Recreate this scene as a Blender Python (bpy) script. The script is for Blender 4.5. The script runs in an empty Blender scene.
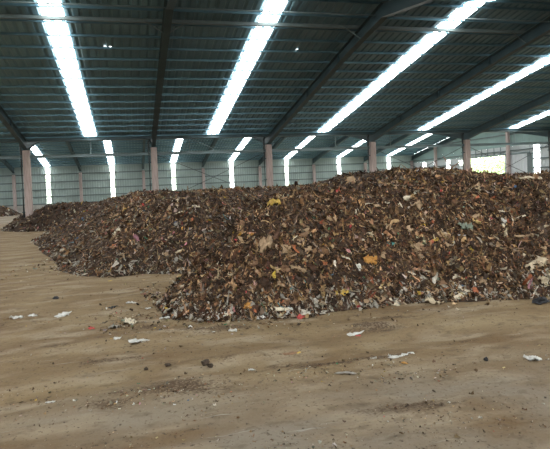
import bpy, math, random
import numpy as np
from mathutils import Vector, Matrix

# ------------------------------------------------------------------ measurements (metres)
HC = 1.607                      # eye height
X1 = -4.862                     # first valley column in view
BAY = 6.0
YE, HALF = 25.677, 12.763       # valley line, half span
YW = YE + 2 * HALF              # back wall
YF = YE - 2 * HALF              # valley line above the camera
YO = YF - 2 * HALF              # front wall of the span behind the camera
ZE, SL = 4.345, 0.19            # eave height, roof slope
XL, XR = X1 - 24.0, X1 + 36.0   # end walls
ZR = ZE + SL * HALF

sc = bpy.context.scene
col = sc.collection
# ------------------------------------------------------------------ camera
cd = bpy.data.cameras.new('camera')
cam = bpy.data.objects.new('camera', cd)
col.objects.link(cam)
sc.camera = cam
FPX, YAW, PITCH, ROLL, CXO, CYO = 500.24, 0.2238, 0.0232, -0.0431, -28.17, -26.75
fw = Vector((math.sin(YAW) * math.cos(PITCH), math.cos(YAW) * math.cos(PITCH), -math.sin(PITCH)))
r0 = Vector((math.cos(YAW), -math.sin(YAW), 0))
u0 = r0.cross(fw)
r2 = r0 * math.cos(ROLL) + u0 * math.sin(ROLL)
u2 = -r0 * math.sin(ROLL) + u0 * math.cos(ROLL)
m = Matrix((r2, u2, -fw)).transposed().to_4x4()
m.translation = Vector((0, 0, HC))
cam.matrix_world = m
cd.sensor_fit = 'HORIZONTAL'
cd.sensor_width = 36.0
cd.lens = FPX / 550 * 36
cd.shift_x = -CXO / 550
cd.shift_y = CYO / 550
cd.clip_start = 0.05
cd.clip_end = 500

# ------------------------------------------------------------------ sky and exposure
SKY = 15.0
SKYLIGHT = 9.5
w = bpy.data.worlds.new('overcast_sky')
sc.world = w
w.use_nodes = True
bg = w.node_tree.nodes['Background']
bg.inputs[0].default_value = (0.96, 0.98, 1.0, 1)
bg.inputs[1].default_value = SKY
vs = sc.view_settings
vs.view_transform = 'Standard'
vs.look = 'None'
vs.gamma = 1
vs.use_curve_mapping = False
vs.exposure = 0.14
try:
    sc.cycles.use_denoising = True
    sc.cycles.max_bounces = 8
    sc.cycles.diffuse_bounces = 5
    sc.cycles.transparent_max_bounces = 8
    sc.cycles.sample_clamp_indirect = 6
except Exception:
    pass

rng = np.random.default_rng(7)
random.seed(7)

# ------------------------------------------------------------------ materials
def mat(name, rgb, rough=0.7, metal=0.0, var=0.12, scale=3.0, bump=0.0, bscale=40.0, attr=False, rgb2=None, stretch=None):
    mt = bpy.data.materials.new(name)
    mt.use_nodes = True
    nt = mt.node_tree
    b = nt.nodes['Principled BSDF']
    b.inputs['Roughness'].default_value = rough
    b.inputs['Metallic'].default_value = metal
    b.inputs['Specular IOR Level'].default_value = 0.3
    tc = nt.nodes.new('ShaderNodeTexCoord')
    src = tc.outputs['Object']
    if stretch:
        mp = nt.nodes.new('ShaderNodeMapping')
        mp.inputs['Scale'].default_value = stretch
        nt.links.new(src, mp.inputs[0])
        src = mp.outputs[0]
    no = nt.nodes.new('ShaderNodeTexNoise')
    no.inputs['Scale'].default_value = scale
    no.inputs['Detail'].default_value = 6
    nt.links.new(src, no.inputs['Vector'])
    mx = nt.nodes.new('ShaderNodeMix')
    mx.data_type = 'RGBA'
    ramp = nt.nodes.new('ShaderNodeValToRGB')
    ramp.color_ramp.elements[0].position = 0.35
    ramp.color_ramp.elements[1].position = 0.65
    nt.links.new(no.outputs['Fac'], ramp.inputs[0])
    nt.links.new(ramp.outputs[0], mx.inputs['Factor'])
    if attr:
        at = nt.nodes.new('ShaderNodeAttribute')
        at.attribute_name = 'Col'
        dk = nt.nodes.new('ShaderNodeMix')
        dk.data_type = 'RGBA'
        dk.blend_type = 'MULTIPLY'
        dk.inputs['Factor'].default_value = 1
        nt.links.new(at.outputs['Color'], dk.inputs[6])
        dk.inputs[7].default_value = (1 - var * 2,) * 3 + (1,)
        nt.links.new(dk.outputs[2], mx.inputs[6])
        nt.links.new(at.outputs['Color'], mx.inputs[7])
    else:
        a = rgb2 if rgb2 else tuple(c * (1 - var) for c in rgb)
        mx.inputs[6].default_value = (*a, 1)
        mx.inputs[7].default_value = (*[min(1, c * (1 + (0 if rgb2 else var))) for c in rgb], 1)
    nt.links.new(mx.outputs[2], b.inputs['Base Color'])
    if bump:
        n2 = nt.nodes.new('ShaderNodeTexNoise')
        n2.inputs['Scale'].default_value = bscale
        n2.inputs['Detail'].default_value = 8
        nt.links.new(tc.outputs['Object'], n2.inputs['Vector'])
        bp = nt.nodes.new('ShaderNodeBump')
        bp.inputs['Strength'].default_value = bump
        bp.inputs['Distance'].default_value = 0.02
        nt.links.new(n2.outputs['Fac'], bp.inputs['Height'])
        nt.links.new(bp.outputs[0], b.inputs['Normal'])
    return mt

M = {}
M['roof'] = mat('blue_grey_roof_sheet', (0.165, 0.290, 0.350), 0.42, 0.0, 0.12, 0.6)
M['purlin'] = mat('galvanised_purlin', (0.14, 0.26, 0.325), 0.45, 0.5, 0.1, 1.5)
M['steel'] = mat('painted_steel', (0.058, 0.098, 0.112), 0.5, 0.0, 0.1, 2.0)
M['tie'] = mat('pale_steel_beam', (0.17, 0.225, 0.235), 0.5, 0.0, 0.1, 2.0)
M['wall'] = mat('green_grey_cladding', (0.32, 0.40, 0.385), 0.55, 0.0, 0.08, 0.8)
M['wall2'] = mat('pale_grey_cladding', (0.50, 0.54, 0.56), 0.55, 0.0, 0.06, 0.8)
M['door'] = mat('ribbed_door_sheet', (0.55, 0.59, 0.62), 0.55, 0.0, 0.05, 0.8)
M['gable'] = mat('teal_gable_cladding', (0.25, 0.36, 0.35), 0.55, 0.0, 0.08, 0.8)
M['girt'] = mat('dark_wall_girt', (0.13, 0.165, 0.17), 0.5, 0.0, 0.1, 2.0)
M['plinth'] = mat('concrete_plinth', (0.42, 0.42, 0.39), 0.9, 0.0, 0.15, 2.0, 0.3)
M['column'] = mat('pinkish_concrete', (0.45, 0.365, 0.335), 0.85, 0.0, 0.14, 3.0, 0.3, 30, stretch=(6, 6, 0.8))
M['column2'] = mat('pale_pink_concrete', (0.42, 0.35, 0.335), 0.85, 0.0, 0.12, 3.0, 0.3, 30, stretch=(6, 6, 0.8))
M['pipe'] = mat('dark_drain_pipe', (0.05, 0.065, 0.07), 0.5)
M['rod'] = mat('dark_steel_rod', (0.07, 0.08, 0.085), 0.5)
M['scrap'] = mat('shredded_waste', (1, 1, 1), 0.62, 0.0, 0.2, 30.0, attr=True)
M['soilheap'] = mat('dark_compost', (0.085, 0.055, 0.038), 0.95, 0, 0.3, 9.0, 0.9, 25, rgb2=(0.030, 0.021, 0.016))
M['bark'] = mat('tree_bark', (0.16, 0.12, 0.08), 0.9)
M['leaf'] = mat('tree_leaf', (0.42, 0.52, 0.28), 0.6, 0, 0.3, 1.0)
M['outer'] = mat('outer_ground', (0.26, 0.27, 0.17), 0.9, 0, 0.2, 0.4)

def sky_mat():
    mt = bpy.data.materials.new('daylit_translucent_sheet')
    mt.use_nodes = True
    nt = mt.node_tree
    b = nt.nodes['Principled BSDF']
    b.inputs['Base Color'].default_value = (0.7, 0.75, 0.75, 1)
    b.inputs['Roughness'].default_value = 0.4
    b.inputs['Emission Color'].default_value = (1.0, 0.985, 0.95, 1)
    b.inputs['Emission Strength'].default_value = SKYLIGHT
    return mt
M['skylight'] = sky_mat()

def clear_mat():
    mt = bpy.data.materials.new('clear_corrugated_sheet')
    mt.use_nodes = True
    nt = mt.node_tree
    nt.nodes.clear()
    o = nt.nodes.new('ShaderNodeOutputMaterial')
    mx = nt.nodes.new('ShaderNodeMixShader')
    t = nt.nodes.new('ShaderNodeBsdfTransparent')
    t.inputs[0].default_value = (0.93, 0.97, 0.95, 1)
    d = nt.nodes.new('ShaderNodeBsdfTranslucent')
    d.inputs[0].default_value = (0.85, 0.9, 0.87, 1)
    mx.inputs[0].default_value = 0.45
    nt.links.new(t.outputs[0], mx.inputs[1])
    nt.links.new(d.outputs[0], mx.inputs[2])
    nt.links.new(mx.outputs[0], o.inputs[0])
    return mt
M['clear'] = clear_mat()

# ------------------------------------------------------------------ mesh helpers
class MB:
    def __init__(s):
        s.v = []; s.f = []
    def add(s, v, f):
        o = len(s.v)
        s.v += [tuple(p) for p in v]
        s.f += [tuple(i + o for i in q) for q in f]
        return s
    def box(s, x0, x1, y0, y1, z0, z1):
        v = [(x, y, z) for z in (z0, z1) for y in (y0, y1) for x in (x0, x1)]
        return s.add(v, [(0, 2, 3, 1), (4, 5, 7, 6), (0, 1, 5, 4), (2, 6, 7, 3), (0, 4, 6, 2), (1, 3, 7, 5)])
    def prism_x(s, prof, x0, x1):
        n = len(prof)
        v = [(x0, y, z) for y, z in prof] + [(x1, y, z) for y, z in prof]
        f = [(i, (i + 1) % n, n + (i + 1) % n, n + i) for i in range(n)]
        f += [tuple(range(n - 1, -1, -1)), tuple(range(n, 2 * n))]
        return s.add(v, f)
    def prism_z(s, prof, z0, z1):
        n = len(prof)
        v = [(x, y, z0) for x, y in prof] + [(x, y, z1) for x, y in prof]
        f = [(i, (i + 1) % n, n + (i + 1) % n, n + i) for i in range(n)]
        f += [tuple(range(n - 1, -1, -1)), tuple(range(n, 2 * n))]
        return s.add(v, f)
    def tube(s, pts, r, n=8, r1=None):
        pts = [Vector(p) for p in pts]
        v = []; f = []
        up = Vector((0, 0, 1))
        for i, p in enumerate(pts):
            d = (pts[min(i + 1, len(pts) - 1)] - pts[max(i - 1, 0)]).normalized()
            a = d.cross(up)
            if a.length < 1e-3:
                a = d.cross(Vector((1, 0, 0)))
            a.normalize(); b = d.cross(a)
            rr = r if r1 is None else r + (r1 - r) * i / (len(pts) - 1)
            for k in range(n):
                t = 2 * math.pi * k / n
                v.append(p + (a * math.cos(t) + b * math.sin(t)) * rr)
        for i in range(len(pts) - 1):
            for k in range(n):
                f.append((i * n + k, i * n + (k + 1) % n, (i + 1) * n + (k + 1) % n, (i + 1) * n + k))
        f.append(tuple(range(n - 1, -1, -1)))
        f.append(tuple((len(pts) - 1) * n + k for k in range(n)))
        return s.add(v, f)
    def mesh(s, name, material, smooth=False):
        me = bpy.data.meshes.new(name)
        me.from_pydata([tuple(p) for p in s.v], [], s.f)
        me.materials.append(material)
        if smooth:
            me.polygons.foreach_set('use_smooth', [True] * len(me.polygons))
        me.update()
        return me
    def build(s, name, material, parent=None, smooth=False):
        return link(name, s.mesh(name, material, smooth), parent)

def link(name, me, parent=None):
    o = bpy.data.objects.new(name, me)
    col.objects.link(o)
    if parent is not None:
        o.parent = parent
    return o

def tag(o, label=None, cat=None, group=None, kind=None):
    if label: o['label'] = label
    if cat: o['category'] = cat
    if group: o['group'] = group
    if kind: o['kind'] = kind
    return o

def empty(name, loc=(0, 0, 0), kind=None, label=None, cat=None, group=None):
    o = bpy.data.objects.new(name, None)
    col.objects.link(o)
    o.location = loc
    return tag(o, label, cat, group, kind)

def copy_tree(o, parent=None):
    c = o.copy()
    col.objects.link(c)
    if parent is not None:
        c.parent = parent
    for ch in list(o.children):
        copy_tree(ch, c)
    return c

def np_mesh(name, V, F, material, parent=None, colors=None, smooth=False):
    """V (n,3), F (m,4) quads"""
    me = bpy.data.meshes.new(name)
    nv, nf = len(V), len(F)
    me.vertices.add(nv)
    me.vertices.foreach_set('co', np.ascontiguousarray(V, dtype=np.float32).ravel())
    k = F.shape[1]
    me.loops.add(nf * k)
    me.loops.foreach_set('vertex_index', np.ascontiguousarray(F, dtype=np.int32).ravel())
    me.polygons.add(nf)
    me.polygons.foreach_set('loop_start', np.arange(0, nf * k, k, dtype=np.int32))
    me.polygons.foreach_set('loop_total', np.full(nf, k, dtype=np.int32))
    if smooth:
        me.polygons.foreach_set('use_smooth', np.ones(nf, dtype=bool))
    me.update(calc_edges=True)
    if colors is not None:
        a = me.color_attributes.new('Col', 'FLOAT_COLOR', 'POINT')
        c4 = np.ones((nv, 4), dtype=np.float32)
        c4[:, :3] = colors
        a.data.foreach_set('color', c4.ravel())
    me.materials.append(material)
    return link(name, me, parent)

# ------------------------------------------------------------------ noise and ground shape
_tab = np.random.default_rng(11).random((256, 256))
def vn(x, y, s=0):
    x = np.asarray(x, float) + s * 17.31; y = np.asarray(y, float) + s * 9.73
    xi = np.floor(x).astype(int); yi = np.floor(y).astype(int)
    fx = x - xi; fy = y - yi
    fx = fx * fx * (3 - 2 * fx); fy = fy * fy * (3 - 2 * fy)
    g = lambda a, b: _tab[a & 255, b & 255]
    return (g(xi, yi) * (1 - fx) + g(xi + 1, yi) * fx) * (1 - fy) + (g(xi, yi + 1) * (1 - fx) + g(xi + 1, yi + 1) * fx) * fy
def fbm(x, y, s=0, o=4):
    t = 0; a = 0.5
    for i in range(o):
        t = t + a * (vn(x, y, s + i) - 0.5)
        x = np.asarray(x) * 2.03; y = np.asarray(y) * 2.03; a *= 0.5
    return t

def ground_h(x, y):
    x = np.asarray(x, float); y = np.asarray(y, float)
    h = 0.05 * fbm(x * 0.5, y * 0.8, 3) + 0.020 * fbm(x * 1.6, y * 2.4, 5) + 0.022 * fbm(x * 7, y * 9, 8, 3)
    # shallow wheel ruts that run roughly along the front of the heaps
    r = y - 4.25 - 0.10 * x + 0.05 * np.sin(x * 0.9)
    h = h - 0.02 * np.exp(-(r / 0.16) ** 2) + 0.012 * np.exp(-((np.abs(r) - 0.28) / 0.1) ** 2)
    # clumps of loose soil
    for cx, cy, sx, sy, a in ((0.15, 4.1, 0.6, 0.16, 0.035), (2.45, 5.05, 0.35, 0.12, 0.05), (3.05, 5.25, 0.5, 0.1, 0.02),
                              (1.3, 4.55, 0.9, 0.1, 0.02), (0.4, 5.55, 1.0, 0.14, 0.03), (2.3, 3.1, 0.6, 0.12, 0.02)):
        e = np.exp(-((x - cx) / sx) ** 2 - ((y - cy) / sy) ** 2)
        h = h + a * e * (0.7 + 1.6 * np.maximum(0, fbm(x * 14, y * 16, 21, 3) + 0.25))
    return h

def poly_d(P, x, y):
    """signed distance, positive inside"""
    P = np.array(P, float)
    d = np.full(x.shape, 1e9); ins = np.zeros(x.shape, bool)
    n = len(P)
    for i in range(n):
        a = P[i]; b = P[(i + 1) % n]
        ex, ey = b - a
        t = np.clip(((x - a[0]) * ex + (y - a[1]) * ey) / (ex * ex + ey * ey), 0, 1)
        d = np.minimum(d, np.hypot(x - a[0] - t * ex, y - a[1] - t * ey))
        c = (a[1] > y) != (b[1] > y)
        xx = a[0] + (y - a[1]) / (ey if abs(ey) > 1e-9 else 1e-9) * ex
        ins ^= c & (x < xx)
    return np.where(ins, d, -d)

def smin(a, b, k):
    h = np.clip(0.5 + 0.5 * (b - a) / k, 0, 1)
    return b * (1 - h) + a * h - k * h * (1 - h)

HEAPS = {
 'main': dict(poly=[(0.25, 6.9), (0.35, 6.25), (0.75, 5.93), (1.4, 5.8), (1.9, 5.68), (2.6, 5.78), (3.3, 5.86), (4.0, 5.76), (4.6, 5.55),
                    (5.3, 5.4), (8, 5.2), (13, 6.5), (18, 10), (18, 17), (13, 20), (9, 15.5), (5, 14), (2.7, 12.5), (1.2, 10.2), (0.55, 8.4)],
              slope=0.86, tx=[0, 1.3, 2.1, 2.9, 3.7, 4.1, 4.7, 5.2, 6.3, 7.5, 8.7, 14], tz=[1.3, 1.4, 1.45, 1.55, 1.53, 1.58, 1.76, 1.74, 1.59, 1.56, 1.55, 1.5],
              box=(0, 18.2, 5.0, 20.2), step=0.06, k=0.45, rough=0.16),
 'mid': dict(poly=[(-3.5, 18.6), (-2.85, 16.2), (-2.15, 13.6), (-1.75, 12.3), (-1.62, 11.2), (-1.05, 10.15), (-0.5, 9.7), (0.1, 9.9), (0.7, 9.6), (2, 9.4), (5, 12),
                   (10, 15), (12, 20), (6, 21.5), (0, 21), (-3, 20.5)],
             slope=0.62, tx=[-4, -2.2, -1.3, -0.8, 0.5, 2.0, 4, 6, 12], tz=[0.9, 1.08, 1.28, 1.45, 1.52, 1.50, 1.48, 1.52, 1.5],
             box=(-4.2, 12.2, 9.0, 21.8), step=0.08, k=0.5, rough=0.2),
 'back': dict(poly=[(-6.4, 26.6), (-5.9, 24.9), (-4.9, 23.9), (-3.6, 23.2), (-1, 22.6), (4, 22), (9, 24), (8, 30), (0, 31), (-4.5, 30)],
              slope=0.62, tx=[-6.4, -4.6, -3.6, -2.5, 3], tz=[0.85, 1.05, 1.1, 1.08, 1.1], box=(-6.8, 9.2, 21.6, 31.4), step=0.13, k=0.5, rough=0.2),
 'far': dict(poly=[(-22, 44), (-13, 42.6), (-10.6, 43.2), (-9.3, 44.8), (-9.6, 47.6), (-14, 49.5), (-22, 49)],
             slope=0.6, tx=[-22, -9], tz=[0.95, 0.95], box=(-22.5, -9, 42.2, 50), step=0.2, k=0.5, rough=0.2),
}
def heap_h(key, x, y):
    H = HEAPS[key]
    x = np.asarray(x, float); y = np.asarray(y, float)
    d = poly_d(H['poly'], x, y)
    d = d + 0.28 * fbm(x * 1.1, y * 1.1, 31, 3) * np.clip(d + 0.4, 0, 1.2) + 0.10 * fbm(x * 4, y * 4, 35, 2)
    top = np.interp(x, H['tx'], H['tz'])
    top = top + H['rough'] * fbm(x * 0.9, y * 0.7, 41, 3)
    h = smin(H['slope'] * np.maximum(d, -0.3), top, H['k'])
    h = h + np.clip(d * 2, 0, 1) * (0.16 * fbm(x * 2.6, y * 2.6, 51, 3) + 0.07 * fbm(x * 9, y * 9, 61, 2))
    return np.where(d < -0.05, -0.06, h)
def surf_h(x, y):
    h = ground_h(x, y)
    for k in HEAPS:
        h = np.maximum(h, heap_h(k, x, y))
    return h
def at(px, py):
    """the point of the ground or of a heap that is seen at a pixel of the photograph"""
    d = fw + r2 * ((px - 275 - CXO) / FPX) - u2 * ((py - 224.5 - CYO) / FPX)
    t = np.arange(2.0, 60, 0.02)
    X, Y, Z = d.x * t, d.y * t, HC + d.z * t
    k = np.argmax(Z < surf_h(X, Y))
    return (float(X[k]), float(Y[k]), float(surf_h(X[k:k + 1], Y[k:k + 1])[0])) if (Z < surf_h(X, Y)).any() else None
def normal_at(x, y, e=0.06):
    x = np.asarray(x, float); y = np.asarray(y, float)
    gx = (surf_h(x + e, y) - surf_h(x - e, y)) / (2 * e)
    gy = (surf_h(x, y + e) - surf_h(x, y - e)) / (2 * e)
    n = np.stack([-gx, -gy, np.ones_like(gx)], -1)
    return n / np.linalg.norm(n, axis=-1, keepdims=True)

# ------------------------------------------------------------------ floor
def grid(x, y, hf):
    X, Y = np.meshgrid(x, y)
    V = np.stack([X, Y, hf(X, Y)], -1).reshape(-1, 3)
    nx, ny = len(x), len(y)
    i = np.arange(nx * ny).reshape(ny, nx)
    F = np.stack([i[:-1, :-1], i[:-1, 1:], i[1:, 1:], i[1:, :-1]], -1).reshape(-1, 4)
    return V, F, X, Y

def dirt_mat():
    mt = bpy.data.materials.new('trodden_dirt_floor')
    mt.use_nodes = True
    nt = mt.node_tree
    N, L = nt.nodes, nt.links
    b = N['Principled BSDF']
    b.inputs['Roughness'].default_value = 0.9
    b.inputs['Specular IOR Level'].default_value = 0.2
    tc = N.new('ShaderNodeTexCoord')
    def noise(scale, detail=6, st=(1, 1, 1), loc=(0, 0, 0), dist=0.0, rot=0.0):
        mp = N.new('ShaderNodeMapping'); mp.inputs['Scale'].default_value = st; mp.inputs['Location'].default_value = loc
        mp.inputs['Rotation'].default_value = (0, 0, rot)
        n = N.new('ShaderNodeTexNoise'); n.inputs['Scale'].default_value = scale; n.inputs['Detail'].default_value = detail
        n.inputs['Distortion'].default_value = dist
        L.new(tc.outputs['Object'], mp.inputs[0]); L.new(mp.outputs[0], n.inputs['Vector'])
        return n.outputs['Fac']
    def ramp(s, a, b_):
        r = N.new('ShaderNodeMapRange'); r.inputs['From Min'].default_value = a; r.inputs['From Max'].default_value = b_
        L.new(s, r.inputs[0]); return r.outputs[0]
    def mix(f, a, b_, blend='MIX'):
        x = N.new('ShaderNodeMix'); x.data_type = 'RGBA'; x.blend_type = blend
        L.new(f, x.inputs[0])
        for s, v in ((6, a), (7, b_)):
            if isinstance(v, tuple): x.inputs[s].default_value = (*v, 1)
            else: L.new(v, x.inputs[s])
        return x.outputs[2]
    c = mix(ramp(noise(0.55, 5, (0.7, 1.3, 1), dist=0.6), 0.35, 0.65), (0.250, 0.180, 0.098), (0.300, 0.230, 0.138))
    # grey worn concrete showing where wheels pass, close to the open front
    sx = N.new('ShaderNodeSeparateXYZ'); L.new(tc.outputs['Object'], sx.inputs[0])
    ad = N.new('ShaderNodeMath'); ad.operation = 'MULTIPLY_ADD'; ad.inputs[1].default_value = 1.6
    L.new(noise(0.9, 5, (0.5, 1.6, 1), dist=0.4), ad.inputs[0]); L.new(sx.outputs[1], ad.inputs[2])
    c = mix(ramp(ad.outputs[0], 5.0, 4.0), c, (0.275, 0.236, 0.182))
    ad2 = N.new('ShaderNodeMath'); ad2.operation = 'MULTIPLY_ADD'; ad2.inputs[1].default_value = 4
    L.new(noise(0.4, 3), ad2.inputs[0]); L.new(sx.outputs[1], ad2.inputs[2])
    c = mix(ramp(ad2.outputs[0], 30, 36), c, (0.36, 0.34, 0.29))
    # reddish compost trodden in near the heaps
    f = ramp(noise(1.3, 8, (0.6, 1.5, 1), (3, 1, 0), 0.3), 0.40, 0.66)
    c = mix(f, c, (0.190, 0.126, 0.068))
    f = ramp(noise(2.6, 8, (0.5, 1.3, 1), (8, 4, 0), 0.2), 0.50, 0.68)
    c = mix(f, c, (0.34, 0.275, 0.19))
    f = ramp(noise(7, 9, (0.8, 1.4, 1), (7, 2, 0), 0.1), 0.55, 0.85)
    c = mix(f, c, (0.115, 0.082, 0.052))
    # fine speckle
    f = ramp(noise(34, 4), 0.60, 0.74)
    c = mix(f, c, (0.085, 0.062, 0.045))
    f = ramp(noise(48, 3, loc=(5, 5, 0)), 0.68, 0.80)
    c = mix(f, c, (0.40, 0.36, 0.30))
    # pale scrapes
    f = ramp(noise(7, 4, (0.25, 5.0, 1), (1, 9, 0), rot=0.06), 0.665, 0.78)
    c = mix(f, c, (0.40, 0.38, 0.33))
    at_ = N.new('ShaderNodeAttribute'); at_.attribute_name = 'Col'
    ma = N.new('ShaderNodeMath'); ma.operation = 'MULTIPLY_ADD'; ma.inputs[1].default_value = 2.6
    L.new(noise(42, 9, (1, 1.6, 1), (2, 2, 0)), ma.inputs[0]); L.new(at_.outputs['Fac'], ma.inputs[2])
    fm = N.new('ShaderNodeMath'); fm.operation = 'MULTIPLY'
    L.new(ramp(ma.outputs[0], 1.55, 2.35), fm.inputs[0]); L.new(ramp(at_.outputs['Fac'], 0.02, 0.35), fm.inputs[1])
    c = mix(fm.outputs[0], c, (0.105, 0.070, 0.044))
    L.new(c, b.inputs['Base Color'])
    bp = N.new('ShaderNodeBump'); bp.inputs['Strength'].default_value = 1.0; bp.inputs['Distance'].default_value = 0.02
    L.new(noise(22, 8), bp.inputs['Height']); L.new(bp.outputs[0], b.inputs['Normal'])
    return mt
M['dirt'] = dirt_mat()

ys = np.concatenate([np.linspace(YO, 0, 14), np.arange(0.1, 2.4, 0.2), np.arange(2.4, 8, 0.03), np.arange(8, 14, 0.07), np.arange(14, 30, 0.3), np.linspace(30, YW, 14)])
xs = np.concatenate([np.linspace(XL, -10, 12)[:-1], np.arange(-10, -3, 0.25), np.arange(-3, 7.5, 0.035), np.arange(7.5, 14, 0.3), np.linspace(14, XR, 14)])
V, F, _, _ = grid(xs, ys, ground_h)
def soil_mask(x, y):
    m_ = 0
    for cx, cy, sx, sy, a in ((0.28, 3.98, 0.42, 0.13, 1.0), (-0.15, 3.85, 0.3, 0.08, 0.6), (2.5, 5.0, 0.35, 0.13, 0.85), (2.95, 5.25, 0.4, 0.08, 0.7), (1.45, 4.2, 0.45, 0.12, 0.75),
                              (2.15, 4.15, 0.35, 0.07, 0.7), (1.9, 3.15, 0.5, 0.12, 0.5), (0.95, 5.5, 0.7, 0.12, 0.6), (3.6, 5.45, 0.9, 0.08, 0.4), (1.2, 4.5, 1.3, 0.1, 0.35),
                              (-0.4, 4.9, 0.5, 0.1, 0.5), (-0.9, 5.6, 0.5, 0.1, 0.4), (0.1, 5.9, 0.5, 0.12, 0.5), (2.9, 4.3, 1.0, 0.08, 0.3)):
        m_ = np.maximum(m_, a * np.exp(-((x - cx) / sx) ** 2 - ((y - cy + 0.12 * (x - cx)) / sy) ** 2))
    t = m_ * 1.1 + 1.3 * fbm(x * 5, y * 14, 91, 5) + 0.5 * fbm(x * 25, y * 30, 95, 3) - 0.22
    return np.clip(t * 1.3 + 0.15, 0, 1) * np.clip(m_ * 4, 0, 1)
sm = soil_mask(V[:, 0], V[:, 1])
fl = np_mesh('floor', V, F, M['dirt'], None, np.repeat(sm[:, None], 3, 1), smooth=True)
tag(fl, kind='structure')
og = MB()
og.add([(-90, -60, -0.12), (110, -60, -0.12), (110, 130, -0.12), (-90, 130, -0.12)], [(0, 1, 2, 3)])
tag(og.build('ground', M['outer']), kind='structure')

# ------------------------------------------------------------------ roof
def roof_z(y):
    if y < YF: return ZR - SL * abs(y - (YF - HALF))
    if y <= YE: return ZR - SL * abs(y - (YE - HALF))
    return ZR - SL * abs(y - (YE + HALF))
ceiling = empty('ceiling', kind='structure')
SLOPES = [(YO, YF - HALF), (YF - HALF, YF), (YF, YE - HALF), (YE - HALF, YE), (YE, YE + HALF), (YE + HALF, YW)]
SW = 0.255                                            # half width of a skylight strip
centres = [XL + 3 + BAY * k for k in range(10)]
edges = [XL] + [c for x in centres for c in (x - SW, x + SW)] + [XR]
def corr_profile(x0, x1, pitch=0.26, h=0.032):
    pts = []
    n = max(1, round((x1 - x0) / pitch)); p = (x1 - x0) / n
    for i in range(n):
        a = x0 + i * p
        pts += [(a, 0), (a + p * 0.55, 0), (a + p * 0.68, h), (a + p * 0.87, h)]
    pts.append((x1, 0))
    return pts
for (ya, yb) in SLOPES:
    za, zb = roof_z(ya), roof_z(yb)
    cache = {}
    for i in range(0, len(edges), 2):
        x0, x1 = edges[i], edges[i + 1]
        wd = round(x1 - x0, 3)
        if wd not in cache:
            pr = corr_profile(0, wd)
            v = [(x, ya, za + h) for x, h in pr] + [(x, yb, zb + h) for x, h in pr]
            n = len(pr)
            f = [(k, k + 1, n + k + 1, n + k) for k in range(n - 1)]
            cache[wd] = MB().add(v, f).mesh('roof_sheet', M['roof'])
        o = link('roof_sheet', cache[wd], ceiling)
        o.location = (x0, 0, 0)
    # skylight strips, three lapped lengths each
    cuts = [0, 0.36, 0.69, 1.0]
    for j in range(3):
        a = ya + (yb - ya) * cuts[j]; b = ya + (yb - ya) * cuts[j + 1] + 0.0
        pr = corr_profile(-SW - 0.03, SW + 0.03, 0.24, 0.03)
        up = 0.006 * (j % 2)
        v = [(x, a, roof_z(a) + h - 0.04 + up) for x, h in pr] + [(x, b, roof_z(min(b, yb)) + h - 0.04 + up) for x, h in pr]
        n = len(pr)
        me = MB().add(v, [(k, k + 1, n + k + 1, n + k) for k in range(n - 1)]).mesh('skylight_panel', M['skylight'])
        for c in centres:
            o = link('skylight_panel', me, ceiling)
            o.location = (c, 0, 0)
    # purlins: lipped C sections
    sgn = 1 if zb > za else -1
    npur = 16
    pw, ph, t = 0.05, 0.07, 0.006
    for k in range(npur + 1):
        y = ya + 0.25 + (yb - ya - 0.5) * k / npur
        z = roof_z(y) - 0.01
        y1 = y + pw
        prof = [(y, z), (y, z - ph), (y1, z - ph), (y1, z - ph + 0.015), (y1 - t, z - ph + 0.015), (y1 - t, z - ph + t), (y + t, z - ph + t),
                (y + t, z - t), (y1, z - t), (y1, z)]
        MB().prism_x(prof, XL + 0.05, XR - 0.05).build('purlin', M['purlin'], ceiling)
# ridge caps
for yr in (YE - HALF, YE + HALF):
    MB().prism_x([(yr - 0.3, ZR - 0.02), (yr, ZR + 0.04), (yr + 0.3, ZR - 0.02), (yr + 0.3, ZR), (yr, ZR + 0.06), (yr - 0.3, ZR)], XL, XR).build('ridge_cap', M['roof'], ceiling)
# two small light leaks in the sheeting
for (lx, ly) in ((-0.66, 16.2), (-0.5, 16.22), (5.6, 16.15)):
    z = roof_z(ly) - 0.006
    MB().prism_z([(lx, ly), (lx + 0.07, ly + 0.005), (lx + 0.075, ly + 0.02), (lx + 0.01, ly + 0.018)], z, z + 0.004).build('roof_hole', M['skylight'], ceiling)

# frames
frames = [XL + BAY * k for k in range(11)]
def rafter_mesh(ya, yb, dcol_a, dcol_b):
    """tapered I-beam from ya to yb; dcol True where that end rests on a column"""
    mb = MB()
    ts = sorted(set([0, 2.4 / HALF, 1 - 2.4 / HALF, 1]))
    top = []; bot = []
    for t in ts:
        y = ya + (yb - ya) * t
        z = roof_z(y) - 0.165
        d = 0.34
        if t == 0: d = (z - 3.77) if dcol_a else 0.42
        if t == 1: d = (z - 3.77) if dcol_b else 0.42
        top.append((y, z)); bot.append((y, z - d))
    web = top + bot[::-1]
    mb.prism_x(web, -0.012, 0.012)
    for line, s in ((top, -1), (bot, 1)):
        for i in range(len(line) - 1):
            (y0, z0), (y1, z1) = line[i], line[i + 1]
            mb.prism_x([(y0, z0), (y1, z1), (y1, z1 + s * 0.016), (y0, z0 + s * 0.016)], -0.10, 0.10)
    for t in (0.25, 0.5, 0.75):                      # web stiffeners
        y = ya + (yb - ya) * t
        z = roof_z(y) - 0.165
        mb.box(-0.09, 0.09, y - 0.006, y + 0.006, z - 0.33, z)
    return mb.mesh('rafter', M['steel'])
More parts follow.
